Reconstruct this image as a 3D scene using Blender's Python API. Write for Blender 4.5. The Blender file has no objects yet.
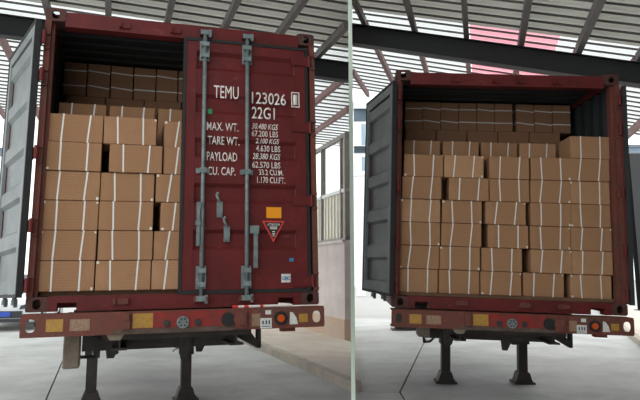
import bpy, math, random
from mathutils import Matrix, Vector
random.seed(7)
PI = math.pi
R = math.radians
sc = bpy.context.scene
COL = sc.collection

# ------------------------------------------------------------------ camera
cam_d = bpy.data.cameras.new('camera')
cam = bpy.data.objects.new('camera', cam_d)
COL.objects.link(cam)
cam.location = (0, 0, 1.6)
cam.rotation_euler = (R(100.0), 0, 0)
cam_d.sensor_width = 36.0
cam_d.lens = 36.0
cam_d.shift_y = -43.0 / 640.0
cam_d.clip_end = 300
sc.camera = cam

# ------------------------------------------------------------------ sky and exposure
world = bpy.data.worlds.new('overcast_sky')
sc.world = world
world.use_nodes = True
bg = world.node_tree.nodes['Background']
bg.inputs['Color'].default_value = (0.97, 0.985, 1.0, 1)
bg.inputs['Strength'].default_value = 1.0
vs = sc.view_settings
vs.view_transform = 'Standard'
vs.look = 'None'
vs.gamma = 1.0
vs.use_curve_mapping = False
vs.exposure = 1.2

# ------------------------------------------------------------------ materials
def lin(c):
    return tuple(((v / 255.0) / 12.92 if v / 255.0 <= 0.04045 else ((v / 255.0 + 0.055) / 1.055) ** 2.4) for v in c)

MATS = {}
def mat(name, rgb, rough=0.6, metal=0.0, var=0.0, scale=6.0, bump=0.0, bscale=40.0, rgb2=None, spec=0.5, coord='Object', stretch=None):
    if name in MATS:
        return MATS[name]
    m = bpy.data.materials.new(name)
    m.use_nodes = True
    nt = m.node_tree
    b = nt.nodes['Principled BSDF']
    b.inputs['Roughness'].default_value = rough
    b.inputs['Metallic'].default_value = metal
    b.inputs['Specular IOR Level'].default_value = spec
    c1 = lin(rgb)
    b.inputs['Base Color'].default_value = (*c1, 1)
    tc = nt.nodes.new('ShaderNodeTexCoord')
    src = tc.outputs[coord]
    if stretch:
        mp = nt.nodes.new('ShaderNodeMapping')
        mp.inputs['Scale'].default_value = stretch
        nt.links.new(src, mp.inputs['Vector'])
        src = mp.outputs['Vector']
    if var > 0 or rgb2:
        n = nt.nodes.new('ShaderNodeTexNoise')
        n.inputs['Scale'].default_value = scale
        n.inputs['Detail'].default_value = 6
        n.inputs['Roughness'].default_value = 0.65
        nt.links.new(src, n.inputs['Vector'])
        r = nt.nodes.new('ShaderNodeValToRGB')
        r.color_ramp.elements[0].position = 0.35
        r.color_ramp.elements[1].position = 0.68
        c2 = lin(rgb2) if rgb2 else tuple(v * (1 - var) for v in c1)
        r.color_ramp.elements[0].color = (*c1, 1)
        r.color_ramp.elements[1].color = (*c2, 1)
        nt.links.new(n.outputs['Fac'], r.inputs['Fac'])
        nt.links.new(r.outputs['Color'], b.inputs['Base Color'])
    if bump > 0:
        n2 = nt.nodes.new('ShaderNodeTexNoise')
        n2.inputs['Scale'].default_value = bscale
        n2.inputs['Detail'].default_value = 4
        nt.links.new(src, n2.inputs['Vector'])
        bp = nt.nodes.new('ShaderNodeBump')
        bp.inputs['Strength'].default_value = bump
        bp.inputs['Distance'].default_value = 0.01
        nt.links.new(n2.outputs['Fac'], bp.inputs['Height'])
        nt.links.new(bp.outputs['Normal'], b.inputs['Normal'])
    MATS[name] = m
    return m

def translucent(name, rgb, mixf=0.65):
    m = bpy.data.materials.new(name)
    m.use_nodes = True
    nt = m.node_tree
    nt.nodes.clear()
    out = nt.nodes.new('ShaderNodeOutputMaterial')
    mx = nt.nodes.new('ShaderNodeMixShader')
    d = nt.nodes.new('ShaderNodeBsdfDiffuse')
    t = nt.nodes.new('ShaderNodeBsdfTranslucent')
    n = nt.nodes.new('ShaderNodeTexNoise')
    n.inputs['Scale'].default_value = 1.5
    n.inputs['Detail'].default_value = 5
    tc = nt.nodes.new('ShaderNodeTexCoord')
    nt.links.new(tc.outputs['Object'], n.inputs['Vector'])
    r = nt.nodes.new('ShaderNodeValToRGB')
    c = lin(rgb)
    r.color_ramp.elements[0].color = (*[v * 0.82 for v in c], 1)
    r.color_ramp.elements[1].color = (*c, 1)
    nt.links.new(n.outputs['Fac'], r.inputs['Fac'])
    nt.links.new(r.outputs['Color'], d.inputs['Color'])
    nt.links.new(r.outputs['Color'], t.inputs['Color'])
    mx.inputs['Fac'].default_value = mixf
    nt.links.new(d.outputs[0], mx.inputs[1])
    nt.links.new(t.outputs[0], mx.inputs[2])
    nt.links.new(mx.outputs[0], out.inputs['Surface'])
    MATS[name] = m
    return m

def clear_glass(name, tint=(1, 1, 1), gloss=0.12):
    m = bpy.data.materials.new(name)
    m.use_nodes = True
    nt = m.node_tree
    nt.nodes.clear()
    out = nt.nodes.new('ShaderNodeOutputMaterial')
    mx = nt.nodes.new('ShaderNodeMixShader')
    t = nt.nodes.new('ShaderNodeBsdfTransparent')
    t.inputs['Color'].default_value = (*tint, 1)
    g = nt.nodes.new('ShaderNodeBsdfGlossy')
    g.inputs['Roughness'].default_value = 0.05
    mx.inputs['Fac'].default_value = gloss
    nt.links.new(t.outputs[0], mx.inputs[1])
    nt.links.new(g.outputs[0], mx.inputs[2])
    nt.links.new(mx.outputs[0], out.inputs['Surface'])
    MATS[name] = m
    return m

def carton_mat(name, rgb, rgb2):
    """kraft board with faint rows of printed lines in the middle of the face"""
    m = bpy.data.materials.new(name)
    m.use_nodes = True
    nt = m.node_tree
    b = nt.nodes['Principled BSDF']
    b.inputs['Roughness'].default_value = 0.85
    b.inputs['Specular IOR Level'].default_value = 0.2
    tc = nt.nodes.new('ShaderNodeTexCoord')
    oi = nt.nodes.new('ShaderNodeObjectInfo')
    n = nt.nodes.new('ShaderNodeTexNoise')
    n.inputs['Scale'].default_value = 5
    n.inputs['Detail'].default_value = 5
    nt.links.new(tc.outputs['Object'], n.inputs['Vector'])
    add = nt.nodes.new('ShaderNodeMath'); add.operation = 'MULTIPLY_ADD'
    add.inputs[1].default_value = 0.9
    nt.links.new(oi.outputs['Random'], add.inputs[0])
    nt.links.new(n.outputs['Fac'], add.inputs[2])
    r = nt.nodes.new('ShaderNodeValToRGB')
    r.color_ramp.elements[0].position = 0.3
    r.color_ramp.elements[1].position = 1.3 if False else 1.0
    r.color_ramp.elements[0].color = (*lin(rgb), 1)
    r.color_ramp.elements[1].color = (*lin(rgb2), 1)
    nt.links.new(add.outputs[0], r.inputs['Fac'])
    # printed lines
    sep = nt.nodes.new('ShaderNodeSeparateXYZ')
    nt.links.new(tc.outputs['Object'], sep.inputs[0])
    w = nt.nodes.new('ShaderNodeMath'); w.operation = 'PINGPONG'; w.inputs[1].default_value = 0.011
    nt.links.new(sep.outputs['Z'], w.inputs[0])
    lt = nt.nodes.new('ShaderNodeMath'); lt.operation = 'LESS_THAN'; lt.inputs[1].default_value = 0.0035
    nt.links.new(w.outputs[0], lt.inputs[0])
    mpn = nt.nodes.new('ShaderNodeMapping'); mpn.inputs['Scale'].default_value = (60, 60, 45)
    nt.links.new(tc.outputs['Object'], mpn.inputs['Vector'])
    n3 = nt.nodes.new('ShaderNodeTexNoise'); n3.inputs['Scale'].default_value = 1.0; n3.inputs['Detail'].default_value = 1
    nt.links.new(mpn.outputs['Vector'], n3.inputs['Vector'])
    gt = nt.nodes.new('ShaderNodeMath'); gt.operation = 'GREATER_THAN'; gt.inputs[1].default_value = 0.44
    nt.links.new(n3.outputs['Fac'], gt.inputs[0])
    ab = nt.nodes.new('ShaderNodeMath'); ab.operation = 'ABSOLUTE'
    nt.links.new(sep.outputs['X'], ab.inputs[0])
    inx = nt.nodes.new('ShaderNodeMath'); inx.operation = 'LESS_THAN'; inx.inputs[1].default_value = 0.16
    nt.links.new(ab.outputs[0], inx.inputs[0])
    m1 = nt.nodes.new('ShaderNodeMath'); m1.operation = 'MULTIPLY'
    nt.links.new(lt.outputs[0], m1.inputs[0]); nt.links.new(gt.outputs[0], m1.inputs[1])
    m2 = nt.nodes.new('ShaderNodeMath'); m2.operation = 'MULTIPLY'
    nt.links.new(m1.outputs[0], m2.inputs[0]); nt.links.new(inx.outputs[0], m2.inputs[1])
    m3 = nt.nodes.new('ShaderNodeMath'); m3.operation = 'MULTIPLY'; m3.inputs[1].default_value = 0.16
    nt.links.new(m2.outputs[0], m3.inputs[0])
    mix = nt.nodes.new('ShaderNodeMixRGB')
    mix.inputs[2].default_value = (*lin((78, 56, 40)), 1)
    nt.links.new(m3.outputs[0], mix.inputs[0]); nt.links.new(r.outputs['Color'], mix.inputs[1])
    nt.links.new(mix.outputs[0], b.inputs['Base Color'])
    MATS[name] = m
    return m

mat('concrete', (196, 198, 194), 0.75, var=0.22, scale=0.9, bump=0.15, bscale=25, rgb2=(166, 168, 165), coord='Object')
mat('yard', (164, 164, 160), 0.85, var=0.12, scale=0.5)
mat('sidewalk', (206, 195, 180), 0.85, var=0.2, scale=2.0, bump=0.3, bscale=20)
mat('kerb', (184, 174, 160), 0.85, var=0.25, scale=3.0, bump=0.3, bscale=20)
mat('plaster', (214, 204, 198), 0.9, rgb2=(190, 180, 175), scale=1.4, bump=0.25, bscale=12)
mat('shade_wall_dark', (96, 92, 90), 0.9, var=0.2, scale=1.5)  # kept dark so the added shading walls bounce little light
mat('dado', (196, 164, 136), 0.9, var=0.3, scale=2.2, bump=0.25, bscale=12, rgb2=(188, 176, 164))
translucent('sheet_grey', (212, 212, 206), 0.55)
translucent('sheet_clear', (236, 240, 238), 0.6)
translucent('sheet_pink', (246, 186, 196), 0.6)
mat('steel_dark', (34, 37, 39), 0.6, var=0.25, scale=3)
mat('steel_rafter', (120, 116, 114), 0.6, var=0.25, scale=3)
mat('rib_line_dark', (92, 90, 88), 0.7, var=0.2, scale=3)
mat('steel_red', (142, 112, 110), 0.7, var=0.2, scale=3)
mat('steel_blue', (128, 146, 162), 0.6, var=0.15, scale=3)
mat('pale_green', (234, 252, 236), 0.5, var=0.05)
mat('frame_pale', (206, 202, 188), 0.6, var=0.1)
mat('frame_grey', (140, 138, 132), 0.6, var=0.2)
clear_glass('glass')
translucent('frosted', (228, 226, 212), 0.6)
mat('building_white', (232, 234, 234), 0.85, var=0.05, scale=0.4)
mat('window_blue', (128, 150, 168), 0.2, spec=0.8)
mat('red_paint', (101, 34, 34), 0.55, var=0.2, scale=3.5, rgb2=(82, 29, 29), bump=0.06, bscale=60, spec=0.25)
mat('red_rust', (112, 60, 52), 0.75, var=0.3, scale=4, rgb2=(92, 64, 54), bump=0.15, bscale=50, spec=0.25)
mat('red_bright', (142, 44, 40), 0.6, spec=0.25, rgb2=(104, 46, 42), scale=5)
mat('casting', (84, 46, 40), 0.8, rgb2=(66, 46, 40), scale=12, bump=0.3, bscale=60)
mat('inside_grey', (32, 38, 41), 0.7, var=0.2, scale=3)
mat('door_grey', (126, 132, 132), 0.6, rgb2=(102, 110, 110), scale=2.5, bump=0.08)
mat('deck_wood', (110, 84, 62), 0.85, var=0.3, scale=6)
mat('rubber', (26, 27, 28), 0.7, var=0.2)
mat('galvanised', (130, 142, 142), 0.5, metal=0.3, rgb2=(98, 110, 110), scale=14)
mat('white_paint', (226, 220, 214), 0.6, var=0.06, scale=20)
mat('chassis', (44, 42, 42), 0.75, rgb2=(66, 58, 52), scale=5, bump=0.2)
mat('block_grey', (128, 116, 102), 0.85, rgb2=(104, 94, 84), scale=6, bump=0.2)
mat('sticker_yellow', (172, 130, 50), 0.5, rgb2=(146, 110, 46), scale=30)
mat('grime', (92, 78, 68), 0.9, rgb2=(70, 52, 46), scale=9)
mat('sticker_orange', (232, 148, 22), 0.45)
mat('plate_beige', (150, 124, 98), 0.6, rgb2=(122, 90, 74), scale=60)
mat('sticker_white', (214, 216, 212), 0.5, rgb2=(186, 186, 180), scale=40)
mat('sticker_blue', (60, 120, 160), 0.5)
mat('sticker_green', (36, 140, 84), 0.5)
mat('sign_red', (206, 62, 50), 0.5)
mat('sign_black', (30, 28, 30), 0.5)
mat('lamp_orange', (186, 78, 22), 0.25, spec=0.8)
mat('ink', (60, 70, 84), 0.6)
carton_mat('carton', (174, 136, 104), (152, 115, 85))
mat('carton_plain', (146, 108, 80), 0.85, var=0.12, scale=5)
mat('strap', (214, 214, 208), 0.35)
mat('tape', (212, 206, 194), 0.4)
mat('car_paint', (232, 234, 236), 0.25, spec=0.6)
mat('car_dark', (40, 44, 50), 0.4)
mat('car_glass', (56, 66, 76), 0.08, spec=0.9)
mat('tyre', (28, 28, 28), 0.85, var=0.2)
mat('rim', (150, 152, 154), 0.35, metal=0.6)
mat('plate_blue', (42, 84, 190), 0.4)

def scuff(name, rgb, lo, hi, stretch, amount):
    m = MATS[name]; nt = m.node_tree; b = nt.nodes['Principled BSDF']
    src = b.inputs['Base Color'].links[0].from_socket
    tc = nt.nodes.new('ShaderNodeTexCoord')
    mp = nt.nodes.new('ShaderNodeMapping'); mp.inputs['Scale'].default_value = stretch
    mp.inputs['Rotation'].default_value = (0, 0.5, 0.2)
    nt.links.new(tc.outputs['Object'], mp.inputs['Vector'])
    n = nt.nodes.new('ShaderNodeTexNoise'); n.inputs['Scale'].default_value = 1.0; n.inputs['Detail'].default_value = 7; n.inputs['Roughness'].default_value = 0.7
    nt.links.new(mp.outputs['Vector'], n.inputs['Vector'])
    mr = nt.nodes.new('ShaderNodeMapRange')
    mr.inputs['From Min'].default_value = lo; mr.inputs['From Max'].default_value = hi
    mr.inputs['To Max'].default_value = amount
    nt.links.new(n.outputs['Fac'], mr.inputs['Value'])
    mx = nt.nodes.new('ShaderNodeMixRGB'); mx.inputs[2].default_value = (*lin(rgb), 1)
    nt.links.new(mr.outputs[0], mx.inputs[0]); nt.links.new(src, mx.inputs[1])
    nt.links.new(mx.outputs[0], b.inputs['Base Color'])
scuff('red_paint', (128, 84, 78), 0.60, 0.72, (9, 9, 14), 0.45)
scuff('red_rust', (122, 96, 84), 0.56, 0.70, (10, 10, 16), 0.6)
scuff('red_bright', (90, 66, 58), 0.52, 0.66, (14, 14, 20), 0.8)
scuff('door_grey', (78, 80, 80), 0.58, 0.70, (6, 6, 12), 0.5)
scuff('concrete', (138, 138, 134), 0.55, 0.72, (0.7, 0.7, 0.7), 0.5)

# ------------------------------------------------------------------ mesh helpers
class MB:
    def __init__(self):
        self.v, self.f, self.m = [], [], []
    def add(self, vs, fs, mi=0):
        o = len(self.v)
        self.v += [tuple(p) for p in vs]
        self.f += [tuple(i + o for i in q) for q in fs]
        self.m += [mi] * len(fs)
        return self
    def box(self, x0, x1, y0, y1, z0, z1, mi=0, M=None):
        vs = [Vector((x, y, z)) for z in (z0, z1) for y in (y0, y1) for x in (x0, x1)]
        if M: vs = [M @ p for p in vs]
        return self.add(vs, [(0, 2, 3, 1), (4, 5, 7, 6), (0, 1, 5, 4), (2, 6, 7, 3), (0, 4, 6, 2), (1, 3, 7, 5)], mi)
    def cbox(self, x0, x1, y0, y1, z0, z1, c=0.01, mi=0):
        """box with all edges chamfered"""
        cx, cy, cz = (x0 + x1) / 2, (y0 + y1) / 2, (z0 + z1) / 2
        a, b, d = (x1 - x0) / 2, (y1 - y0) / 2, (z1 - z0) / 2
        vs, idx = [], {}
        for sx in (-1, 1):
            for sy in (-1, 1):
                for sz in (-1, 1):
                    idx[(sx, sy, sz, 0)] = len(vs); vs.append((cx + sx * a, cy + sy * (b - c), cz + sz * (d - c)))
                    idx[(sx, sy, sz, 1)] = len(vs); vs.append((cx + sx * (a - c), cy + sy * b, cz + sz * (d - c)))
                    idx[(sx, sy, sz, 2)] = len(vs); vs.append((cx + sx * (a - c), cy + sy * (b - c), cz + sz * d))
        fs = []
        for s in (-1, 1):
            q = [idx[(s, -1, -1, 0)], idx[(s, 1, -1, 0)], idx[(s, 1, 1, 0)], idx[(s, -1, 1, 0)]]
            fs.append(q if s > 0 else q[::-1])
            q = [idx[(-1, s, -1, 1)], idx[(1, s, -1, 1)], idx[(1, s, 1, 1)], idx[(-1, s, 1, 1)]]
            fs.append(q if s < 0 else q[::-1])
            q = [idx[(-1, -1, s, 2)], idx[(1, -1, s, 2)], idx[(1, 1, s, 2)], idx[(-1, 1, s, 2)]]
            fs.append(q if s > 0 else q[::-1])
        for sx in (-1, 1):
            for sy in (-1, 1):
                q = [idx[(sx, sy, -1, 0)], idx[(sx, sy, -1, 1)], idx[(sx, sy, 1, 1)], idx[(sx, sy, 1, 0)]]
                fs.append(q if sx * sy < 0 and False else (q[::-1] if sx * sy < 0 else q))
        for sx in (-1, 1):
            for sz in (-1, 1):
                q = [idx[(sx, -1, sz, 0)], idx[(sx, 1, sz, 0)], idx[(sx, 1, sz, 2)], idx[(sx, -1, sz, 2)]]
                fs.append(q if sx * sz > 0 else q[::-1])
        for sy in (-1, 1):
            for sz in (-1, 1):
                q = [idx[(-1, sy, sz, 1)], idx[(1, sy, sz, 1)], idx[(1, sy, sz, 2)], idx[(-1, sy, sz, 2)]]
                fs.append(q if sy * sz < 0 else q[::-1])
        for sx in (-1, 1):
            for sy in (-1, 1):
                for sz in (-1, 1):
                    q = [idx[(sx, sy, sz, 0)], idx[(sx, sy, sz, 1)], idx[(sx, sy, sz, 2)]]
                    fs.append(q if sx * sy * sz > 0 else q[::-1])
        return self.add(vs, fs, mi)
    def cyl(self, p0, p1, r0, r1=None, n=12, mi=0):
        p0, p1 = Vector(p0), Vector(p1)
        r1 = r0 if r1 is None else r1
        d = (p1 - p0).normalized()
        a = d.orthogonal().normalized(); b = d.cross(a)
        vs = []
        for i in range(n):
            t = 2 * PI * i / n
            e = a * math.cos(t) + b * math.sin(t)
            vs += [p0 + e * r0, p1 + e * r1]
        fs = [(2 * i, 2 * ((i + 1) % n), 2 * ((i + 1) % n) + 1, 2 * i + 1) for i in range(n)]
        fs.append(tuple(2 * i for i in range(n))[::-1])
        fs.append(tuple(2 * i + 1 for i in range(n)))
        return self.add(vs, fs, mi)
    def tube(self, pts, r, n=8, mi=0):
        for a, b in zip(pts[:-1], pts[1:]):
            self.cyl(a, b, r, n=n, mi=mi)
        return self
    def prism(self, poly, axis, a0, a1, mi=0):
        """poly 2D extruded along axis ('x': (y,z), 'y': (x,z), 'z': (x,y))"""
        def P(u, w, a):
            return (a, u, w) if axis == 'x' else ((u, a, w) if axis == 'y' else (u, w, a))
        n = len(poly)
        vs = [P(u, w, a0) for u, w in poly] + [P(u, w, a1) for u, w in poly]
        fs = [tuple(range(n))[::-1], tuple(range(n, 2 * n))]
        fs += [(i, (i + 1) % n, (i + 1) % n + n, i + n) for i in range(n)]
        return self.add(vs, fs, mi)
    def holeplate(self, cx, cz, w, h, hw, hh, y0, y1, M=None, n=24, mi=0):
        """plate in the x-z plane, thickness y0..y1, with an oval hole hw x hh"""
        vs = []
        for y in (y0, y1):
            for i in range(n):
                t = 2 * PI * i / n
                c, s = math.cos(t), math.sin(t)
                k = 1 / max(abs(c) / (w / 2), abs(s) / (h / 2))
                vs.append(Vector((cx + c * k, y, cz + s * k)))
            for i in range(n):
                t = 2 * PI * i / n
                c, s = math.cos(t), math.sin(t)
                # stadium-like oval
                e = 0.8
                vs.append(Vector((cx + hw / 2 * math.copysign(abs(c) ** e, c), y, cz + hh / 2 * math.copysign(abs(s) ** e, s))))
        if M: vs = [M @ p for p in vs]
        fs = []
        for i in range(n):
            j = (i + 1) % n
            fs.append((i, j, n + j, n + i))
            fs.append((2 * n + i, 3 * n + i, 3 * n + j, 2 * n + j))
            fs.append((i, 2 * n + i, 2 * n + j, j))
            fs.append((n + i, n + j, 3 * n + j, 3 * n + i))
        return self.add(vs, fs, mi)
    def mesh(self, name, mats, smooth=False, fix=True):
        me = bpy.data.meshes.new(name)
        me.from_pydata(self.v, [], self.f)
        for mm in (mats if isinstance(mats, (list, tuple)) else [mats]):
            me.materials.append(MATS[mm])
        me.polygons.foreach_set('material_index', self.m)
        if fix:
            import bmesh
            b = bmesh.new(); b.from_mesh(me)
            bmesh.ops.recalc_face_normals(b, faces=b.faces)
            b.to_mesh(me); b.free()
        if smooth:
            for p in me.polygons: p.use_smooth = True
        me.update()
        return me
    def obj(self, name, mats, parent=None, **k):
        return put(name, self.mesh(name, mats, **k), parent)

def put(name, me, parent=None):
    o = bpy.data.objects.new(name, me)
    COL.objects.link(o)
    if parent: o.parent = parent
    return o

def tag(o, label=None, cat=None, group=None, kind=None):
    if label: o['label'] = label
    if cat: o['category'] = cat
    if group: o['group'] = group
    if kind: o['kind'] = kind
    return o

def empty(name, M=None):
    o = bpy.data.objects.new(name, None)
    COL.objects.link(o)
    o.empty_display_size = 0.2
    if M is not None: o.matrix_world = M
    return o

def bevel(o, w=0.006, seg=1):
    b = o.modifiers.new('bevel', 'BEVEL')
    b.width = w; b.segments = seg; b.limit_method = 'ANGLE'
    return o

def text_obj(s, w, h, x, z, y, parent, m='white_paint', shear=0.0, bold=0.008, name='lettering', th=0.0015):
    cu = bpy.data.curves.new('text', 'FONT')
    cu.body = s
    cu.size = 1.0
    cu.offset = bold
    cu.shear = shear
    cu.resolution_u = 3
    to = bpy.data.objects.new('text', cu)
    COL.objects.link(to)
    dg = bpy.context.evaluated_depsgraph_get()
    me = bpy.data.meshes.new_from_object(to.evaluated_get(dg))
    bpy.data.objects.remove(to)
    bpy.data.curves.remove(cu)
    xs = [v.co.x for v in me.vertices]; ys = [v.co.y for v in me.vertices]
    a, b, c, d = min(xs), max(xs), min(ys), max(ys)
    for v in me.vertices:
        v.co = ((v.co.x - a) / (b - a) * w, 0.0, (v.co.y - c) / (d - c) * h)
    me.materials.clear()
    me.materials.append(MATS[m])
    me.name = name
    o = put(name, me, parent)
    o.location = (x, y, z)
    so = o.modifiers.new('solid', 'SOLIDIFY'); so.thickness = th; so.offset = 0
    return o

def pose(x, y, z, yaw, roll, tilt):
    return Matrix.Translation((x, y, z)) @ Matrix.Rotation(R(yaw), 4, 'Z') @ Matrix.Rotation(R(roll), 4, 'Y') @ Matrix.Rotation(R(tilt), 4, 'X')

MLC = pose(-1.17, 5.56, 1.28, 17.7, -0.6, -2.0)     # container with one door shut
MRC = pose(1.98, 6.87, 1.17, -2.0, 2.0, 1.0)        # container with both doors open

# ================================================================== SETTING
KB = 0.0497            # the boundary between the two bays runs along X = KB * Y

# ---- floor: slabs cast against each other with open joints
floor = tag(empty('floor'), 'grey concrete hall floor with open joints between the slabs', 'floor', kind='structure')
g = 0.012
def jointL(y): return -4.17 + (max(y, 6.0) - 10.62) * (-0.336)
def jointR(y): return 2.37 + (y - 15.02) * 0.214
YN, YM, YF = -5.0, 8.9, 22.0
polys = [
    [(-20, YN), (jointL(YN) - g, YN), (jointL(YN) - g, 6.0), (jointL(YF) - g, YF), (-20, YF)],
    [(jointL(YN) + g, YN), (KB * YN - g, YN), (KB * YF - g, YF), (jointL(YF) + g, YF), (jointL(YN) + g, 6.0)],
    [(KB * YN + g, YN), (jointR(YM) - g, YN), (jointR(YM) - g, YM - g), (KB * YM + g, YM - g)],
    [(KB * YM + g, YM + g), (jointR(YM) - g, YM + g), (jointR(YF) - g, YF), (KB * YF + g, YF)],
    [(jointR(YM) + g, YN), (20, YN), (20, YF), (jointR(YF) + g, YF), (jointR(YM) + g, YM)],
]
for p in polys:
    MB().prism(p, 'z', -0.15, 0.0).obj('slab', 'concrete', floor)
MB().box(-20, 20, YN, YF, -0.3, -0.03).obj('subfloor', 'chassis', floor)
yard = MB().box(-60, 60, YF + 0.02, 110, -0.2, -0.005).obj('yard_ground', 'yard')
tag(yard, 'pale concrete yard outside beyond the hall floor', 'ground', kind='structure')

# ---- roofs of the two bays
def roof(label, Q, yaw, zfun, s_lo, s_hi, t0, t1, bright_from, rafters, beam_s, beam_h, rafter_far, pink=None):
    a = R(yaw)
    c = Vector((math.cos(a), math.sin(a), 0)); d = Vector((-math.sin(a), math.cos(a), 0))
    Qv = Vector(Q)
    root = tag(empty('ceiling'), label, 'roof', kind='structure')
    def bound(t):        # s at which the line t meets the bay boundary
        P = Qv + d * t
        return (KB * P.y - P.x) / (c.x - KB * c.y)
    def P(s, t, dz): 
        p = Qv + c * s + d * t
        return (p.x, p.y, zfun(s) + dz)
    rib, per = 0.055, 0.33
    prof = [(0.0, 0), (0.22, 0), (0.245, rib), (0.305, rib), (0.33, 0)]
    i = 0
    t = t0
    while t < t1 - 0.1:
        ts = []
        for k in range(2):
            for (u, h) in (prof[:-1] if k < 1 else prof):
                ts.append((t + k * per + u, h + 0.165))
        bright = t + 0.33 > bright_from
        segs = [(None, None, 'sheet_clear' if bright else 'sheet_grey')]
        if pink and pink[0] < t + 0.33 < pink[1]:
            segs = [(None, pink[2], 'sheet_clear'), (pink[2] + 0.01, pink[3], 'sheet_pink'), (pink[3] + 0.01, None, 'sheet_clear')]
        for (sa, sb, m) in segs:
            vs, fs = [], []
            for (tt, h) in ts:
                lo = s_lo if s_lo is not None else bound(tt) + 0.015
                hi = s_hi if s_hi is not None else bound(tt) - 0.015
                lo = lo if sa is None else max(lo, sa); hi = hi if sb is None else min(hi, sb)
                vs += [P(lo, tt, h), P(hi, tt, h), P(lo, tt, h + 0.004), P(hi, tt, h + 0.004)]
            n = len(ts)
            for q in range(n - 1):
                b0, b1 = 4 * q, 4 * q + 4
                fs += [(b0, b0 + 1, b1 + 1, b1), (b0 + 2, b1 + 2, b1 + 3, b0 + 3), (b0, b1, b1 + 2, b0 + 2), (b0 + 1, b0 + 3, b1 + 3, b1 + 1)]
            fs += [(0, 2, 3, 1), (4 * n - 4, 4 * n - 3, 4 * n - 1, 4 * n - 2)]
            if m != 'sheet_grey':      # a single skin lets daylight through
                vs2, fs2 = [], []
                for q in range(n):
                    vs2 += [vs[4 * q], vs[4 * q + 1]]
                for q in range(n - 1):
                    fs2.append((2 * q, 2 * q + 1, 2 * q + 3, 2 * q + 2))
                vs, fs = vs2, fs2
            MB().add(vs, fs).obj('roof_sheet', m, root, fix=(m == 'sheet_grey'))
        t += 0.66
    def bar(name, m, s0, s1, ta, tb, za, zb):
        vs = [P(s, tt, z) for z in (za, zb) for tt in (ta, tb) for s in (s0, s1)]
        MB().add(vs, [(0, 2, 3, 1), (4, 5, 7, 6), (0, 1, 5, 4), (2, 6, 7, 3), (0, 4, 6, 2), (1, 3, 7, 5)]).obj(name, m, root)
    for s in rafters:
        # a rafter stops at the bay boundary if it would cross it
        ta, tb = t0, t1
        N = 400
        ok = [t0 + (t1 - t0) * q / N for q in range(N + 1)]
        ok = [q for q in ok if (s_hi is not None or s < bound(q) - 0.06) and (s_lo is not None or s > bound(q) + 0.06)]
        if len(ok) < 5: continue
        ta, tb = ok[0], ok[-1]
        if ta < 0.1 < tb:
            bar('rafter', 'steel_rafter', s - 0.045, s + 0.045, ta, min(tb, -0.09), 0.0, 0.132)
            bar('rafter', rafter_far, s - 0.045, s + 0.045, 0.09, tb, 0.0, 0.132)
        else:
            bar('rafter', 'steel_rafter' if ta < 0.1 else rafter_far, s - 0.045, s + 0.045, ta, tb, 0.0, 0.132)
    # dark strips added to draw the dark line of every sheet rib
    t = t0 + 0.11
    while t < t1:
        lo = s_lo if s_lo is not None else bound(t) + 0.05
        hi = s_hi if s_hi is not None else bound(t) - 0.05
        bar('rib_line', 'rib_line_dark', lo, hi, t - 0.013, t + 0.013, 0.134, 0.164)
        t += 0.33
    # girder: web and two flanges
    s0, s1 = beam_s
    s0 = s0 if s0 is not None else bound(0) + 0.03
    s1 = s1 if s1 is not None else bound(0) - 0.03
    mb = MB()
    for (ta, tb, za, zb) in ((-0.1, 0.1, -0.015, 0.0), (-0.008, 0.008, -beam_h, -0.015), (-0.1, 0.1, -beam_h - 0.015, -beam_h)):
        vs = [P(s, tt, z) for z in (za, zb) for tt in (ta, tb) for s in (s0, s1)]
        mb.add(vs, [(0, 2, 3, 1), (4, 5, 7, 6), (0, 1, 5, 4), (2, 6, 7, 3), (0, 4, 6, 2), (1, 3, 7, 5)])
    mb.obj('girder', 'steel_dark', root)
    return root, P, bound

zL = lambda s: 5.68 - (s + 2.8) * 0.0363
zR = lambda s: 6.04 - (s + 2.52) * 0.2375
rl, PL, bL = roof('corrugated roof on purlins over the half-closed container', (-2.537, 10.703, 0), 17.7, zL, -9.0, None, -6.96, 8.2, -0.6,
                  [-1.12 + 0.93 * k for k in range(-8, 7)], (-9.0, None), 0.34, 'steel_red')
rr, PR, bR = roof('corrugated roof with a pink daylight sheet over the fully open container', (3.054, 10.567, 0), -14.0, zR, None, 9.0, -15.54, 5.6, -0.6,
                  [-1.40 + 0.9 * k for k in range(-4, 12)], (None, 9.0), 0.36, 'steel_red', pink=(-0.6, 3.0, -0.45, 1.0))

# ---- upstand along the line where the two roofs meet
vsf = []
def zroofs(y):
    x = KB * y
    cl = Vector((math.cos(R(17.7)), math.sin(R(17.7)), 0)); cr = Vector((math.cos(R(-14)), math.sin(R(-14)), 0))
    sl = (Vector((x, y, 0)) - Vector((-2.537, 10.703, 0))).dot(cl)
    sr = (Vector((x, y, 0)) - Vector((3.054, 10.567, 0))).dot(cr)
    return zL(sl) + 0.13, zR(sr) + 0.2
for y in (1.0, 16.0):
    a_, b_ = zroofs(y)
    lo, hi = min(a_, b_) - 0.05, max(a_, b_)
    for x in (KB * y - 0.008, KB * y + 0.008):
        vsf += [(x, y, lo), (x, y, hi)]
o = MB().add(vsf, [(0, 1, 3, 2), (4, 6, 7, 5), (0, 4, 5, 1), (2, 3, 7, 6), (1, 5, 7, 3), (0, 2, 6, 4)]).obj('trim_1', 'sheet_grey')
tag(o, 'thin sheet upstand where the two roofs meet', 'trim', kind='structure')

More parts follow.
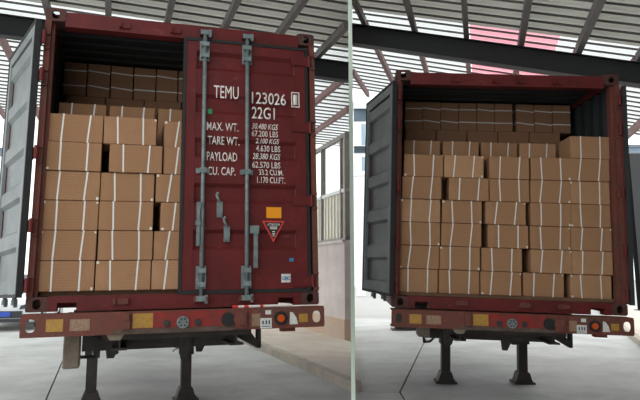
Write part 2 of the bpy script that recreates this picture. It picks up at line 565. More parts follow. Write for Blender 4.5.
# ---- slim pale post added to stand in for the strip dividing the two views
yp = 7.2
post = empty('divider_post', Matrix.Translation((KB * yp + 0.0, yp, 0)))
tag(post, 'slim pale green post added as divider strip between the two red containers', 'post')
bevel(MB().box(-0.022, 0.022, -0.022, 0.022, 0.012, 5.48).obj('shaft', 'pale_green', post), 0.004)
MB().box(-0.1, 0.1, -0.1, 0.1, 0.0, 0.012).obj('base_plate', 'pale_green', post)

# ---- right-hand wall of the left bay: plastered base, glazing above
WA = Vector((0.64, 13.79, 0)); Wd = Vector((-0.3102, 0.9507, 0)).normalized(); Wn = Vector((Wd.y, -Wd.x, 0))
MW = Matrix(((Wd.x, Wn.x, 0, WA.x), (Wd.y, Wn.y, 0, WA.y), (0, 0, 1, 0), (0, 0, 0, 1)))   # local x along wall, y away from the bay
wall = tag(empty('wall_right', MW), 'plastered base wall with a tan painted foot beside the sidewalk', 'wall', kind='structure')
MB().box(0.34, 13, 0.0, 0.2, 0.55, 2.19).obj('plaster', 'plaster', wall)
MB().box(0.34, 13, -0.012, 0.2, 0.0, 0.55).obj('painted_foot', 'dado', wall)
MB().box(0.34, 13, -0.05, 0.22, 2.19, 2.25).obj('ledge', 'plaster', wall)
win = tag(empty('window_1', MW), 'tall steel-framed glazing with barred lower panes above the plaster wall', 'window', kind='structure')
MB().box(0.34, 13, 0.03, 0.13, 4.56, 4.66).obj('top_rail', 'frame_grey', win)
MB().box(0.34, 13, 0.03, 0.13, 3.32, 3.40).obj('mid_rail', 'building_white', win)
MB().box(0.34, 13, 0.03, 0.13, 2.25, 2.31).obj('bottom_rail', 'frame_grey', win)
xs = [0.34, 0.62] + [0.62 + 1.40 * k for k in range(1, 9)]
for i, x in enumerate(xs):
    MB().box(x, x + 0.07, 0.02, 0.14, 2.25, 4.6).obj('mullion', 'frame_grey', win)
for i in range(len(xs) - 1):
    a_, b_ = xs[i] + 0.07, xs[i + 1]
    MB().box(a_, b_, 0.075, 0.08, 3.40, 4.56).obj('pane', 'glass' if i >= 1 else 'frosted', win)
    MB().add([(a_, 0.08, 2.31), (b_, 0.08, 2.31), (b_, 0.08, 3.32), (a_, 0.08, 3.32)], [(0, 1, 2, 3)]).obj('pane', 'frosted', win, fix=False)
    n = max(1, int((b_ - a_) / 0.24))
    for k in range(1, n + 1):
        xx = a_ + (b_ - a_) * k / (n + 1)
        MB().box(xx - 0.012, xx + 0.012, 0.04, 0.07, 2.31, 3.32).obj('window_bar', 'frame_pale', win)

# ---- unseen walls added behind and beside the right bay to shade it
o = MB().box(0.6, 9.2, -5.2, -5.0, 0, 7.0).obj('shade_wall_back', 'shade_wall_dark')
tag(o, 'unseen wall added behind the right bay to shade it', 'wall', kind='structure')
o = MB().box(9.0, 9.2, -5.0, 9.0, 0, 4.4).obj('shade_wall_right', 'shade_wall_dark')
tag(o, 'unseen wall added beside the right bay to shade it', 'wall', kind='structure')

# ---- sidewalks with kerb stones
def sidewalk(label, poly, kerb0, kerb1, inward, n):
    root = tag(empty('sidewalk'), label, 'sidewalk', kind='structure')
    MB().prism(poly, 'z', 0.0, 0.125).obj('paving', 'sidewalk', root)
    a_, b_ = Vector(kerb0), Vector(kerb1)
    d = (b_ - a_).normalized(); nn = Vector((-d.y, d.x)) * inward
    L = (b_ - a_).length / n
    for k in range(n):
        p, q = a_ + d * (L * k + 0.006), a_ + d * (L * (k + 1) - 0.006)
        w = 0.13
        MB().prism([tuple(p), tuple(q), tuple(q + nn * w), tuple(p + nn * w)], 'z', 0.0, 0.135 + random.uniform(-.004, .004)).obj('kerb_stone', 'kerb', root)
k0 = Vector((0.425, 8.93)); kd = Vector((-1.95 - 0.40, 15.33 - 8.93)).normalized()
k1 = k0 + kd * 18
nn = Vector((kd.y, -kd.x))
sidewalk('pale raised sidewalk with kerb stones below the plaster wall',
         [tuple(k0 + nn * 0.135), (KB * 13.75 - 0.02, 13.75), tuple((WA + Wd * 13).xy), tuple(k1 + nn * 0.135)], k0, k1, -1, 16)
k0 = Vector((5.55, 10.6)); k1 = Vector((11.3, 26.9)); kd = (k1 - k0).normalized(); nn = Vector((kd.y, -kd.x))
sidewalk('beige raised sidewalk beyond the fully open container',
         [tuple(k0 + nn * 0.135), (17, 10.6), (17, 26.9), tuple(k1 + nn * 0.135)], k0, k1, -1, 14)

# ---- steel of the open hall end
def steel(name, label, cat, x0, x1, y0, y1, z0, z1, m, yaw=0):
    r = empty(name, Matrix.Translation((x0, y0, 0)) @ Matrix.Rotation(R(yaw), 4, 'Z'))
    mb = MB()
    L, t, h = x1 - x0, y1 - y0, z1 - z0
    mb.box(0, L, 0, t, z0, z0 + 0.02).box(0, L, 0, t, z1 - 0.02, z1).box(0, L, t / 2 - 0.01, t / 2 + 0.01, z0 + 0.02, z1 - 0.02)
    mb.obj('rail', m, r)
    tag(r, label, cat)
    return r
steel('steel_girt', 'upper blue-grey steel rail across the open hall end', 'beam', 0.92, 12, 17.0, 17.2, 5.62, 5.95, 'steel_blue')
steel('steel_girt', 'lower blue-grey steel rail across the open hall end', 'beam', 0.92, 12, 17.0, 17.15, 4.72, 4.9, 'steel_blue')
steel('steel_girt', 'blue-grey steel rail behind the swung-open door at far left', 'beam', -14, -5.5, 19.6, 19.8, 5.1, 5.35, 'steel_blue')
r = empty('steel_column', Matrix.Translation((12.0, 24.2, 0.0)))
mb = MB()
mb.box(-0.2, 0.25, -0.2, -0.18, 0.125, 6.3).box(-0.2, 0.25, 0.18, 0.2, 0.125, 6.3).box(0.015, 0.035, -0.18, 0.18, 0.125, 6.3)
mb.obj('shaft', 'steel_dark', r)
MB().box(-0.3, 0.35, -0.3, 0.3, 0.125, 0.15).obj('base_plate', 'steel_dark', r)
tag(r, 'dark steel column on the beige sidewalk at the right edge', 'column')
r = empty('concrete_pillar', Matrix.Translation((2.52, 40, 0)))
bevel(MB().box(-0.26, 0.26, -0.26, 0.26, -0.005, 7.4).obj('shaft', 'building_white', r), 0.03)
bevel(MB().box(-0.36, 0.36, -0.36, 0.36, 7.4, 7.7).obj('capital', 'building_white', r), 0.03)
tag(r, 'whitish yard pillar seen left of the swung-open grey door', 'pillar')

# ---- white building far behind
b = empty('apartment_building', Matrix.Translation((3.35, 60, -0.005)))
tag(b, 'white multi-storey building with bluish windows in the yard', 'building')
MB().box(0, 13, 0, 10, 0, 17.5).obj('wall', 'building_white', b)
MB().box(-0.15, 13.15, -0.15, 10, 17.5, 17.8).obj('parapet', 'building_white', b)
for z0, z1 in ((0.8, 2.6), (4.0, 6.4), (7.4, 9.2), (10.3, 12.2), (13.3, 15.4)):
    for k in range(5):
        x = 0.6 + 2.5 * k
        w = MB().box(x - 0.06, x + 0.86, -0.06, 0.02, z0 - 0.06, z1 + 0.06).obj('window', 'building_white', b)
        for q in range(2):
            MB().box(x + 0.42 * q, x + 0.42 * q + 0.38, -0.08, -0.061, z0, z1).obj('pane', 'window_blue', w)

# ================================================================== CONTAINERS
W2, HH, LEN = 1.219, 2.591, 6.058
DZ0, DZ1 = 0.145, 2.41       # door leaf from / to

def make_door(root, side, angle, closed, lettering, right_closed):
    """one leaf: hinge on 'side' (-1 left, +1 right); local x runs from hinge towards the middle"""
    wdt = 1.125 if side > 0 else 1.085
    s = -side                           # direction from hinge to free edge when shut
    hinge_x = side * 1.118
    d = bpy.data.objects.new('door', None)
    COL.objects.link(d); d.parent = root
    d.location = (hinge_x, 0.0, 0) if closed else (side * (1.235 if right_closed else 1.205), -0.05, 0)
    d.rotation_euler = (0, 0, angle)
    h0, h1 = DZ0, DZ1
    X = lambda u: s * u                 # u measured from the hinge
    def bx(mb, u0, u1, y0, y1, z0, z1, mi=0):
        a_, b_ = sorted((X(u0), X(u1)))
        return mb.box(a_, b_, y0, y1, z0, z1, mi)
    # rim
    fm = MB()
    for (u0, u1, z0, z1) in ((0.0, 0.1, h0, h1), (wdt - 0.09, wdt, h0, h1), (0.1, wdt - 0.09, h0, h0 + 0.11), (0.1, wdt - 0.09, h1 - 0.09, h1)):
        bx(fm, u0, u1, 0.0, 0.026, z0, z1, 0)
        bx(fm, u0, u1, 0.026, 0.055, z0, z1, 1)
    fm.obj('door_frame', ['red_paint', 'door_grey'], d)
    # corrugated skin: horizontal waves, red outside, grey inside
    u0, u1 = 0.1, wdt - 0.09
    z0, z1 = h0 + 0.11, h1 - 0.09
    n = 5
    per = (z1 - z0) / n
    prof = []
    for k in range(n):
        b0 = z0 + per * k
        prof += [(b0 + per * 0.0, 0.004), (b0 + per * 0.56, 0.004), (b0 + per * 0.64, 0.036), (b0 + per * 0.92, 0.036)]
    prof.append((z1, 0.004))
    vs, fs, mi = [], [], []
    for (z, y) in prof:
        vs += [(X(u0), y, z), (X(u1), y, z), (X(u0), y + 0.012, z), (X(u1), y + 0.012, z)]
    mb = MB()
    m0, m1 = [], []
    for k in range(len(prof) - 1):
        a_, b_ = 4 * k, 4 * k + 4
        m0.append((a_, a_ + 1, b_ + 1, b_)); m1.append((a_ + 2, b_ + 2, b_ + 3, a_ + 3))
    mb.v = vs
    mb.f = m0 + m1 + [(4 * k, 4 * k + 4, 4 * k + 6, 4 * k + 2) for k in range(len(prof) - 1)] + [(4 * k + 1, 4 * k + 3, 4 * k + 7, 4 * k + 5) for k in range(len(prof) - 1)]
    mb.m = [0] * len(m0) + [1] * len(m1) + [1] * (2 * (len(prof) - 1))
    mb.obj('door_panel', ['red_paint', 'door_grey'], d)
    # rubber gasket around the leaf
    gm = MB()
    gy0, gy1 = 0.012, 0.06
    for (a_, b_, c_, e_) in ((-0.028, -0.002, h0 - 0.03, h1 + 0.03), (wdt + 0.002, wdt + 0.026, h0 - 0.03, h1 + 0.03), (-0.002, wdt + 0.002, h0 - 0.03, h0 - 0.002), (-0.002, wdt + 0.002, h1 + 0.002, h1 + 0.03)):
        bx(gm, a_, b_, gy0 - (0.02 if closed else 0), gy1, c_, e_)
    gm.obj('gasket', 'rubber', d)
    # hinges
    for hz in ((0.21, 0.94, 1.64, 2.3) if closed else (0.21, 0.68, 1.28, 1.95, 2.28)):
        hm = MB()
        bx(hm, -0.05, 0.14, -0.014, 0.0, hz - 0.045, hz + 0.045)
        hm.cyl((X(-0.045), -0.012, hz - 0.055), (X(-0.045), -0.012, hz + 0.055), 0.018, n=10)
        hm.obj('hinge', 'red_paint', d)
    # locking bars
    rods = [(1.118 - 0.55, 0), (1.118 - 0.155, 1)] if side > 0 else [(0.5, 0), (0.92, 1)]
    for (u, ty) in rods:
        rod = MB().cyl((X(u), -0.034, 0.06), (X(u), -0.034, 2.5), 0.0185, n=12).obj('lock_rod', 'galvanised', d, smooth=True)
        for (za, zb) in ((0.155, 0.35), (2.22, 2.41)):
            bm_ = MB()
            bx(bm_, u - 0.044, u + 0.044, -0.012, 0.0, za, zb)
            bx(bm_, u - 0.034, u + 0.034, -0.062, -0.012, za + 0.02, za + 0.06)
            bx(bm_, u - 0.034, u + 0.034, -0.062, -0.012, zb - 0.06, zb - 0.02)
            for q in (-1, 1):
                for zz in (za + 0.03, zb - 0.03):
                    bm_.cyl((X(u + q * 0.036), -0.018, zz), (X(u + q * 0.036), -0.012, zz), 0.007, n=6)
            bm_.obj('rod_bracket', 'galvanised', d)
        gm_ = MB()
        bx(gm_, u - 0.06, u + 0.06, -0.012, 0.0, 1.165, 1.21)
        bx(gm_, u - 0.03, u + 0.03, -0.06, -0.012, 1.165, 1.21)
        gm_.obj('rod_guide', 'galvanised', d)
        for zz, sg in ((0.075, -1), (2.485, 1)):
            cm = MB()
            bx(cm, u - 0.03, u + 0.045, -0.056, -0.014, zz - 0.022, zz + 0.022)
            bx(cm, u - 0.055, u - 0.03, -0.05, -0.02, zz - 0.04, zz + 0.03)
            cm.obj('cam_lock', 'galvanised', d)
        # lever
        lm = MB()
        if ty == 0:
            uu = u - 0.075
            bx(lm, uu - 0.028, uu + 0.05, -0.07, -0.03, 0.63, 0.70)
            bx(lm, uu - 0.018, uu + 0.018, -0.062, -0.044, 0.33, 0.66)
        else:
            uu = u + 0.03
            bx(lm, uu - 0.012, uu + 0.022, -0.066, -0.03, 0.84, 0.90)
            bx(lm, uu - 0.006, uu + 0.022, -0.06, -0.044, 0.52, 0.88)
            bx(lm, uu - 0.014, uu + 0.03, -0.072, -0.03, 0.70, 0.74)
        lm.obj('lever_handle', 'galvanised', d)
    # lever catches
    for (lx, lz) in ((0.31, 0.86), (0.375, 0.645)):
        u = abs(hinge_x) - lx if side > 0 else lx + 0.25
        cm = MB()
        bx(cm, u - 0.026, u + 0.026, -0.012, 0.004, lz - 0.085, lz + 0.055)
        cm.cyl((X(u), -0.03, lz - 0.05), (X(u), -0.012, lz - 0.05), 0.022, n=12)
        cm.tube([(X(u), -0.02, lz + 0.05), (X(u + 0.02), -0.045, lz + 0.075), (X(u + 0.035), -0.045, lz + 0.11), (X(u + 0.02), -0.045, lz + 0.13)], 0.012)
        cm.obj('lever_catch', 'galvanised', d)
    if lettering:
        T = lambda s_, x0, x1, zb, h, **k: text_obj(s_, x1 - x0, h, x0 - hinge_x, zb, -0.0005, d, **k)
        T('TEMU', 0.245, 0.475, 1.875, 0.12, bold=0.0)
        T('123026', 0.60, 0.93, 1.845, 0.115)
        T('22G1', 0.60, 0.82, 1.70, 0.115)
        T('1', 1.002, 1.042, 1.86, 0.10)
        fr = MB()
        x0, x1, za, zb, w = 0.982 - hinge_x, 1.062 - hinge_x, 1.835, 1.985, 0.009
        fr.box(x0, x1, -0.003, 0.001, za, za + w).box(x0, x1, -0.003, 0.001, zb - w, zb).box(x0, x0 + w, -0.003, 0.001, za + w, zb - w).box(x1 - w, x1, -0.003, 0.001, za + w, zb - w)
        fr.obj('lettering_frame', 'white_paint', d)
        T('MAX. WT.', 0.185, 0.475, 1.565, 0.078)
        T('TARE WT.', 0.195, 0.485, 1.435, 0.078)
        T('PAYLOAD', 0.19, 0.465, 1.285, 0.082)
        T('CU. CAP.', 0.20, 0.45, 1.155, 0.075)
        T('30.480 KGS', 0.60, 0.85, 1.60, 0.056, shear=0.25, bold=0.01)
        T('67.200 LBS', 0.60, 0.85, 1.53, 0.058)
        T('2.100 KGS', 0.635, 0.86, 1.465, 0.05, shear=0.25, bold=0.01)
        T('4.630 LBS', 0.64, 0.87, 1.39, 0.058)
        T('28.380 KGS', 0.605, 0.87, 1.315, 0.058, shear=0.25, bold=0.01)
        T('62.570 LBS', 0.605, 0.87, 1.235, 0.058)
        T('33.2 CU.M.', 0.665, 0.90, 1.17, 0.052, shear=-0.2, bold=0.01)
        T('1.170 CU.FT.', 0.65, 0.915, 1.095, 0.058)
        # stickers
        def plate(name, m, x0, x1, za, zb, y=-0.0022):
            return MB().box(x0 - hinge_x, x1 - hinge_x, y, 0.001, za, zb).obj(name, m, d)
        tag(plate('sticker', 'sticker_orange', 0.735, 0.875, 0.775, 0.875), 'orange rectangular sticker')
        def tri(m, k, y):
            cx, cz = 0.80, 0.685
            pts = [(-0.105, 0.065), (0.105, 0.065), (0.0, -0.13)]
            return MB().prism([(cx - hinge_x + a_ * k, cz + b_ * k) for a_, b_ in pts], 'y', y, 0.001).obj('warning_sign', m, d)
        tag(tri('sign_red', 1.0, -0.002), 'red-edged triangular warning sign')
        tri('sign_black', 0.80, -0.0032)
        text_obj('ATTENTION', 0.115, 0.02, 0.7425 - hinge_x, 0.706, -0.0045, d, bold=0.02)
        for (a_, b_, za) in ((0.765, 0.835, 0.690), (0.768, 0.832, 0.675), (0.788, 0.812, 0.648), (0.785, 0.815, 0.628), (0.792, 0.808, 0.61)):
            MB().box(a_ - hinge_x, b_ - hinge_x, -0.0045, -0.003, za, za + 0.008).obj('sign_print', 'white_paint', d)
        plate('sticker', 'sticker_white', 0.87, 0.955, 0.20, 0.275)
        text_obj('CIMC', 0.072, 0.036, 0.877 - hinge_x, 0.219, -0.003, d, m='sticker_blue', bold=0.03)
        plate('sticker', 'sticker_blue', 0.945, 0.985, 0.385, 0.415)
        plate('sticker', 'sticker_green', 0.19, 0.232, 1.72, 1.765)
    return d

def corner_casting(root, sx, back, top):
    """hollow steel corner block with oval holes"""
    mb = MB()
    w, dp, h, t = 0.162, 0.178, 0.118, 0.016
    x_out, x_in = sx * W2, sx * (W2 - w)
    xa, xb = min(x_out, x_in), max(x_out, x_in)
    y0, y1 = (0.0, dp) if not back else (LEN - dp, LEN)
    z0, z1 = (HH - h, HH) if top else (0.0, h)
    ye = y0 if not back else y1 - t
    mb.holeplate((xa + xb) / 2, (z0 + z1) / 2, w, h, 0.062, 0.078, ye, ye + t)
    # outer side plate with hole: built in x-z then turned
    M = Matrix(((0, 1, 0, 0), (1, 0, 0, 0), (0, 0, 1, 0), (0, 0, 0, 1)))
    xs_ = sorted((x_out, x_out - sx * t))
    mb.holeplate((y0 + y1) / 2, (z0 + z1) / 2, dp - 2 * t, h, 0.062, 0.075, xs_[0], xs_[1], M)
    # top / bottom plate with hole
    M2 = Matrix(((1, 0, 0, 0), (0, 0, 1, 0), (0, 1, 0, 0), (0, 0, 0, 1)))
    zz = (z1 - t, z1) if top else (z0, z0 + t)
    mb.holeplate((xa + xb) / 2, (y0 + y1) / 2, w - 2 * t, dp - 2 * t, 0.062, 0.1, zz[0], zz[1], M2)
    # closed sides
    xi = sorted((x_in, x_in + sx * t))
    mb.box(xi[0], xi[1], y0 + t, y1 - t, z0, z1)
    yi = (y1 - t, y1) if not back else (y0, y0 + t)
    mb.box(xa, xb, yi[0], yi[1], z0, z1)
    zi = (z0, z0 + t) if top else (z1 - t, z1)
    mb.box(xa + t, xb - t, y0 + t, y1 - t, zi[0], zi[1])
    return mb.obj('corner_casting', 'casting', root)

def side_wall(root, sx):
    pitch, depth = 0.278, 0.036
    xo, xi = sx * (W2 - 0.012), sx * (W2 - 0.012 - depth)
    pts = []
    y = 0.19
    while y < LEN - 0.19 - pitch * 0.5:
        pts += [(xo, y), (xo, y + 0.072), (xi, y + 0.140), (xi, y + 0.210)]
        y += pitch
    pts.append((xo, LEN - 0.17))
    vs, fs = [], []
    t = -sx * 0.004
    za, zb = 0.14, HH - 0.08
    for (x, yy) in pts:
        vs += [(x, yy, za), (x, yy, zb), (x + t, yy, za), (x + t, yy, zb)]
    mb = MB()
    n = len(pts)
    f0 = [(4 * k, 4 * k + 4, 4 * k + 5, 4 * k + 1) for k in range(n - 1)]
    f1 = [(4 * k + 2, 4 * k + 3, 4 * k + 7, 4 * k + 6) for k in range(n - 1)]
    f2 = [(4 * k, 4 * k + 2, 4 * k + 6, 4 * k + 4) for k in range(n - 1)] + [(4 * k + 1, 4 * k + 5, 4 * k + 7, 4 * k + 3) for k in range(n - 1)]
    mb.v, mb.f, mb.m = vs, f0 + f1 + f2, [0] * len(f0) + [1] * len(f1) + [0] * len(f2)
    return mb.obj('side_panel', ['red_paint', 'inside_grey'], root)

def make_container(M, label, right_closed, left_angle, right_angle):
    root = empty('shipping_container', M)
    tag(root, label, 'container')
    for sx in (-1, 1):
        for back in (0, 1):
            for top in (0, 1):
                corner_casting(root, sx, back, top)
        # corner posts: front end J-section, rear end square
        pm = MB()
        xa, xb = sorted((sx * W2, sx * (W2 - 0.05)))
        pm.box(xa, xb, 0.0, 0.16, 0.118, HH - 0.118)
        xa, xb = sorted((sx * (W2 - 0.05), sx * (W2 - 0.078)))
        pm.box(xa, xb, 0.06, 0.16, 0.118, HH - 0.118)
        pm.obj('corner_post', 'red_rust', root)
        xa, xb = sorted((sx * W2, sx * (W2 - 0.12)))
        MB().box(xa, xb, LEN - 0.15, LEN, 0.118, HH - 0.118).obj('corner_post', 'red_paint', root)
        for hz in ((0.21, 0.94, 1.64, 2.3) if (right_closed and sx > 0) else (0.21, 0.68, 1.28, 1.95, 2.28)):
            xa, xb = sorted((sx * (W2 - 0.001), sx * (W2 - 0.05)))
            for za in (hz - 0.075, hz + 0.057):
                MB().box(xa, xb, -0.02, 0.0, za, za + 0.018).obj('hinge_lug', 'red_rust', root)
        side_wall(root, sx)
        xa, xb = sorted((sx * W2, sx * (W2 - 0.06)))
        MB().box(xa, xb, 0.178, LEN - 0.178, 0.0, 0.15).obj('bottom_rail', 'red_paint', root)
        MB().box(xa, xb, 0.178, LEN - 0.178, HH - 0.09, HH - 0.02).obj('top_rail', 'red_paint', root)
    # header
    hd = MB()
    hd.box(-W2 + 0.162, W2 - 0.162, 0.005, 0.12, 2.43, 2.565)
    hd.obj('header', 'red_paint', root)
    for x in (-0.56, -0.11, 0.155, 0.55):
        MB().box(x - 0.045, x + 0.045, -0.018, 0.005, 2.462, 2.515).box(x - 0.045, x - 0.03, -0.045, -0.018, 2.462, 2.515).obj('cam_keeper', 'red_paint', root)
    # sill with pockets beside the castings
    sl = MB()
    sl.box(-W2 + 0.162, W2 - 0.162, 0.0, 0.14, 0.068, 0.118)
    sl.box(-0.84, 0.84, 0.0, 0.14, 0.0, 0.068)
    for q in (-1, 1):
        sl.box(min(q * 0.985, q * 1.057), max(q * 0.985, q * 1.057), 0.0, 0.14, 0.0, 0.068)
    sl.box(-W2 + 0.162, W2 - 0.162, 0.0, 0.14, 0.118, 0.122)
    sl.obj('sill', 'red_paint', root)
    for x in (-0.92, -0.5, 0.155, 0.55, 0.92)[1:4]:
        MB().box(x - 0.06, x + 0.06, -0.016, 0.0, 0.045, 0.092).box(x - 0.06, x - 0.042, -0.05, -0.016, 0.05, 0.09).box(x + 0.042, x + 0.06, -0.05, -0.016, 0.05, 0.09).obj('cam_keeper', 'red_rust', root)
    # deck, roof and front wall
    MB().box(-W2 + 0.062, W2 - 0.062, 0.14, LEN - 0.05, 0.122, 0.158).obj('deck', 'deck_wood', root)
    for k in range(9):
        y = 0.5 + 0.6 * k
        MB().box(-W2 + 0.06, W2 - 0.06, y, y + 0.05, 0.02, 0.121).obj('cross_member', 'red_paint', root)
    rm = MB()
    y = 0.12
    pr = []
    while y < LEN - 0.2:
        pr += [(y, HH - 0.03), (y + 0.09, HH - 0.03), (y + 0.11, HH - 0.012), (y + 0.19, HH - 0.012)]
        y += 0.21
    pr.append((LEN - 0.1, HH - 0.03))
    vs = []
    for (yy, z) in pr:
        vs += [(-W2 + 0.03, yy, z), (W2 - 0.03, yy, z), (-W2 + 0.03, yy, z - 0.004), (W2 - 0.03, yy, z - 0.004)]
    n = len(pr)
    f0 = [(4 * k, 4 * k + 1, 4 * k + 5, 4 * k + 4) for k in range(n - 1)]
    f1 = [(4 * k + 2, 4 * k + 6, 4 * k + 7, 4 * k + 3) for k in range(n - 1)]
    rm.v, rm.f, rm.m = vs, f0 + f1, [0] * len(f0) + [1] * len(f1)
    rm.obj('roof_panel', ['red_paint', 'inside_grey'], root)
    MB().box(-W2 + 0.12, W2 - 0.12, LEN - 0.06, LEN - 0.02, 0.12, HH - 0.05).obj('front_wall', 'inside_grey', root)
    make_door(root, -1, left_angle, False, False, right_closed)
    make_door(root, 1, right_angle, right_closed, right_closed, right_closed)
    return root

contL = make_container(MLC, 'dark red shipping container with right door shut and lettered, left door swung open', True, R(-252), 0.0)
contR = make_container(MRC, 'dark red shipping container with both doors swung open, five carton columns showing', False, R(-257), R(254))

# ================================================================== TRAILERS
def make_trailer(M, label, leg_y, leg_off, leg_half, wheels):
    root = empty('trailer', M)
    tag(root, label, 'trailer')
    Mi = M.inverted()
    zt, zb_, yf, yb = -0.012, -0.19, -0.1, 0.1
    # rear beam with see-through slotted ends
    bm = MB()
    bm.box(-1.09, 1.09, yf, yb, zb_, zt)
    bm.obj('end_beam', 'red_rust', root)
    for sx in (-1, 1):
        em = MB()
        em.holeplate(sx * 1.1625, (zt + zb_) / 2, 0.145, zt - zb_, 0.075, 0.10, yf, yf + 0.012)
        em.box(min(sx * 1.09, sx * 1.235), max(sx * 1.09, sx * 1.235), yf + 0.012, yb, zt - 0.012, zt)
        em.box(min(sx * 1.09, sx * 1.235), max(sx * 1.09, sx * 1.235), yf + 0.012, yb, zb_, zb_ + 0.012)
        em.obj('beam_end', 'red_rust', root)
    def front(name, m, x0, x1, z0, z1, th=0.004, lab=None):
        o = MB().box(x0, x1, yf - th, yf, z0, z1).obj(name, m, root)
        if lab: tag(o, lab)
        return o
    front('painted_patch', 'red_bright', -0.25, 0.36, -0.145, -0.02, 0.002, 'brighter red painted patch')
    front('dirty_edge', 'grime', -0.55, 0.5, -0.19, -0.155, 0.003)
    front('reflector', 'sticker_yellow', -1.05, -0.925, -0.15, -0.055, 0.003, 'yellow reflector sticker')
    pl = front('data_plate', 'plate_beige', -0.875, -0.725, -0.15, -0.06, 0.004, 'worn beige data plate')
    bevel(pl, 0.015, 2)
    front('reflector', 'sticker_yellow', -0.40, -0.24, -0.145, -0.03, 0.003, 'yellow reflector sticker')
    lm = MB().box(-0.485, -0.42, yf - 0.035, yf, -0.15, -0.02).box(-0.475, -0.43, yf - 0.045, yf - 0.035, -0.08, -0.03)
    lm.obj('latch_box', 'red_rust', root)
    MB().prism([(-0.60, -0.19), (-0.46, -0.19), (-0.49, -0.235), (-0.57, -0.235)], 'y', yf + 0.02, yf + 0.08).obj('stop_lug', 'block_grey', root)
    for x in (-0.13, 0.125):
        bo = MB().cyl((x, yf - 0.006, -0.115), (x, yf, -0.115), 0.03, n=14)
        bo.cyl((x, yf - 0.026, -0.115), (x, yf - 0.006, -0.115), 0.019, n=6)
        bo.obj('bolt', 'chassis', root)
    so = MB().cyl((0, yf - 0.018, -0.11), (0, yf, -0.11), 0.05, n=20)
    sk = so.obj('socket', 'galvanised', root)
    for k in range(6):
        a_ = PI * k / 3
        MB().cyl((0.03 * math.cos(a_), yf - 0.026, -0.11 + 0.03 * math.sin(a_)), (0.03 * math.cos(a_), yf - 0.018, -0.11 + 0.03 * math.sin(a_)), 0.008, n=8).obj('pin', 'chassis', sk)
    MB().cyl((0.375, yf - 0.03, -0.10), (0.375, yf, -0.10), 0.056, n=20).obj('socket_cap', 'rubber', root)
    kn = MB().cyl((0.475, yf - 0.05, -0.10), (0.475, yf, -0.10), 0.052, 0.06, n=14)
    kn.box(0.435, 0.535, yf - 0.03, yf, -0.175, -0.03)
    kn.obj('coupling_housing', 'red_rust', root)
    st = front('inspection_sticker', 'sticker_white', 0.655, 0.755, -0.185, -0.10, 0.003)
    for k, x in enumerate((0.672, 0.700, 0.726)):
        MB().box(x, x + 0.014, yf - 0.0045, yf - 0.003, -0.152, -0.120).obj('print', 'ink', st)
    MB().box(0.668, 0.742, yf - 0.0045, yf - 0.003, -0.172, -0.166).obj('print', 'ink', st)
    front('paint_remnant', 'plate_beige', 0.58, 0.655, -0.165, -0.06, 0.002)
    front('sticker_remnant', 'sticker_white', 0.70, 0.75, -0.07, -0.035, 0.002)
    la = MB().cyl((0.835, yf - 0.02, -0.105), (0.835, yf, -0.105), 0.058, n=20).obj('marker_lamp', 'rubber', root)
    tag(MB().cyl((0.835, yf - 0.032, -0.105), (0.835, yf - 0.02, -0.105), 0.030, 0.034, n=18).obj('lens', 'lamp_orange', la), 'round orange lens')
    MB().prism([(0.915, -0.16), (0.99, -0.16), (0.975, -0.10), (0.945, -0.06), (0.92, -0.055)], 'y', yf - 0.003, yf).obj('sticker_remnant', 'sticker_white', root)
    front('reflector', 'sticker_yellow', 1.0, 1.08, -0.145, -0.075, 0.003)
    # chassis rails and cross members
    for sx in (-1, 1):
        x = leg_off * 0 + sx * 0.49
        rm = MB().box(x - 0.06, x + 0.06, yb, 12.0, -0.03, -0.012).box(x - 0.06, x + 0.06, yb, 12.0, -0.33, -0.312).box(x - 0.006, x + 0.006, yb, 12.0, -0.312, -0.03)
        rm.obj('main_rail', 'chassis', root)
    for y in (0.9, 1.9, 2.9, 4.2, 5.9, 7.5, 9.0, 11.6):
        MB().box(-0.95, 0.95, y, y + 0.1, -0.13, -0.03).obj('cross_member', 'chassis', root)
    MB().box(-0.62, 0.62, yb + 0.001, 0.5, -0.245, -0.19).obj('under_plate', 'chassis', root)
    MB().box(-0.80, 0.56, 0.55, 0.66, -0.36, -0.13).obj('cross_plate', 'chassis', root)
    # hanging mudguard block and brackets
    bevel(MB().box(-0.93, -0.80, 0.15, 0.35, -0.46 if wheels else -0.31, -0.13).obj('hanging_block', 'block_grey', root), 0.01)
    MB().prism([(0.42, -0.19), (0.62, -0.19), (0.75, -0.36), (0.72, -0.38), (0.52, -0.27)], 'y', 0.3, 0.38).box(0.715, 0.75, 0.3, 0.38, -0.38, -0.13).obj('step_bracket', 'chassis', root)
    MB().box(0.86, 0.98, -0.05, 0.05, -0.222, -0.19).obj('stop_lug', 'red_rust', root)
    # landing legs down to the floor
    legs = []
    for sx in (-1, 1):
        x = leg_off + sx * leg_half
        top = M @ Vector((x, leg_y, -0.15))
        # foot point on the floor along the trailer's own down axis
        dn = (M.to_3x3() @ Vector((0, 0, -1))).normalized()
        k = (top.z - 0.0) / -dn.z
        zf = -0.15 - k
        lg = MB()
        lg.box(x - 0.085, x + 0.085, leg_y - 0.085, leg_y + 0.085, zf + 0.55, -0.012)
        lgo = lg.obj('landing_leg', 'chassis', root)
        MB().box(x - 0.062, x + 0.062, leg_y - 0.062, leg_y + 0.062, zf + 0.1, zf + 0.56).obj('inner_leg', 'chassis', lgo)
        ft = MB()
        ft.prism([(x - 0.13, zf + 0.012), (x + 0.13, zf + 0.012), (x + 0.11, zf + 0.06), (x + 0.075, zf + 0.16), (x - 0.075, zf + 0.16), (x - 0.11, zf + 0.06)], 'y', leg_y - 0.11, leg_y + 0.11)
        ft.box(x - 0.15, x + 0.15, leg_y - 0.14, leg_y + 0.14, zf, zf + 0.03)
        ft.obj('foot', 'chassis', lgo)
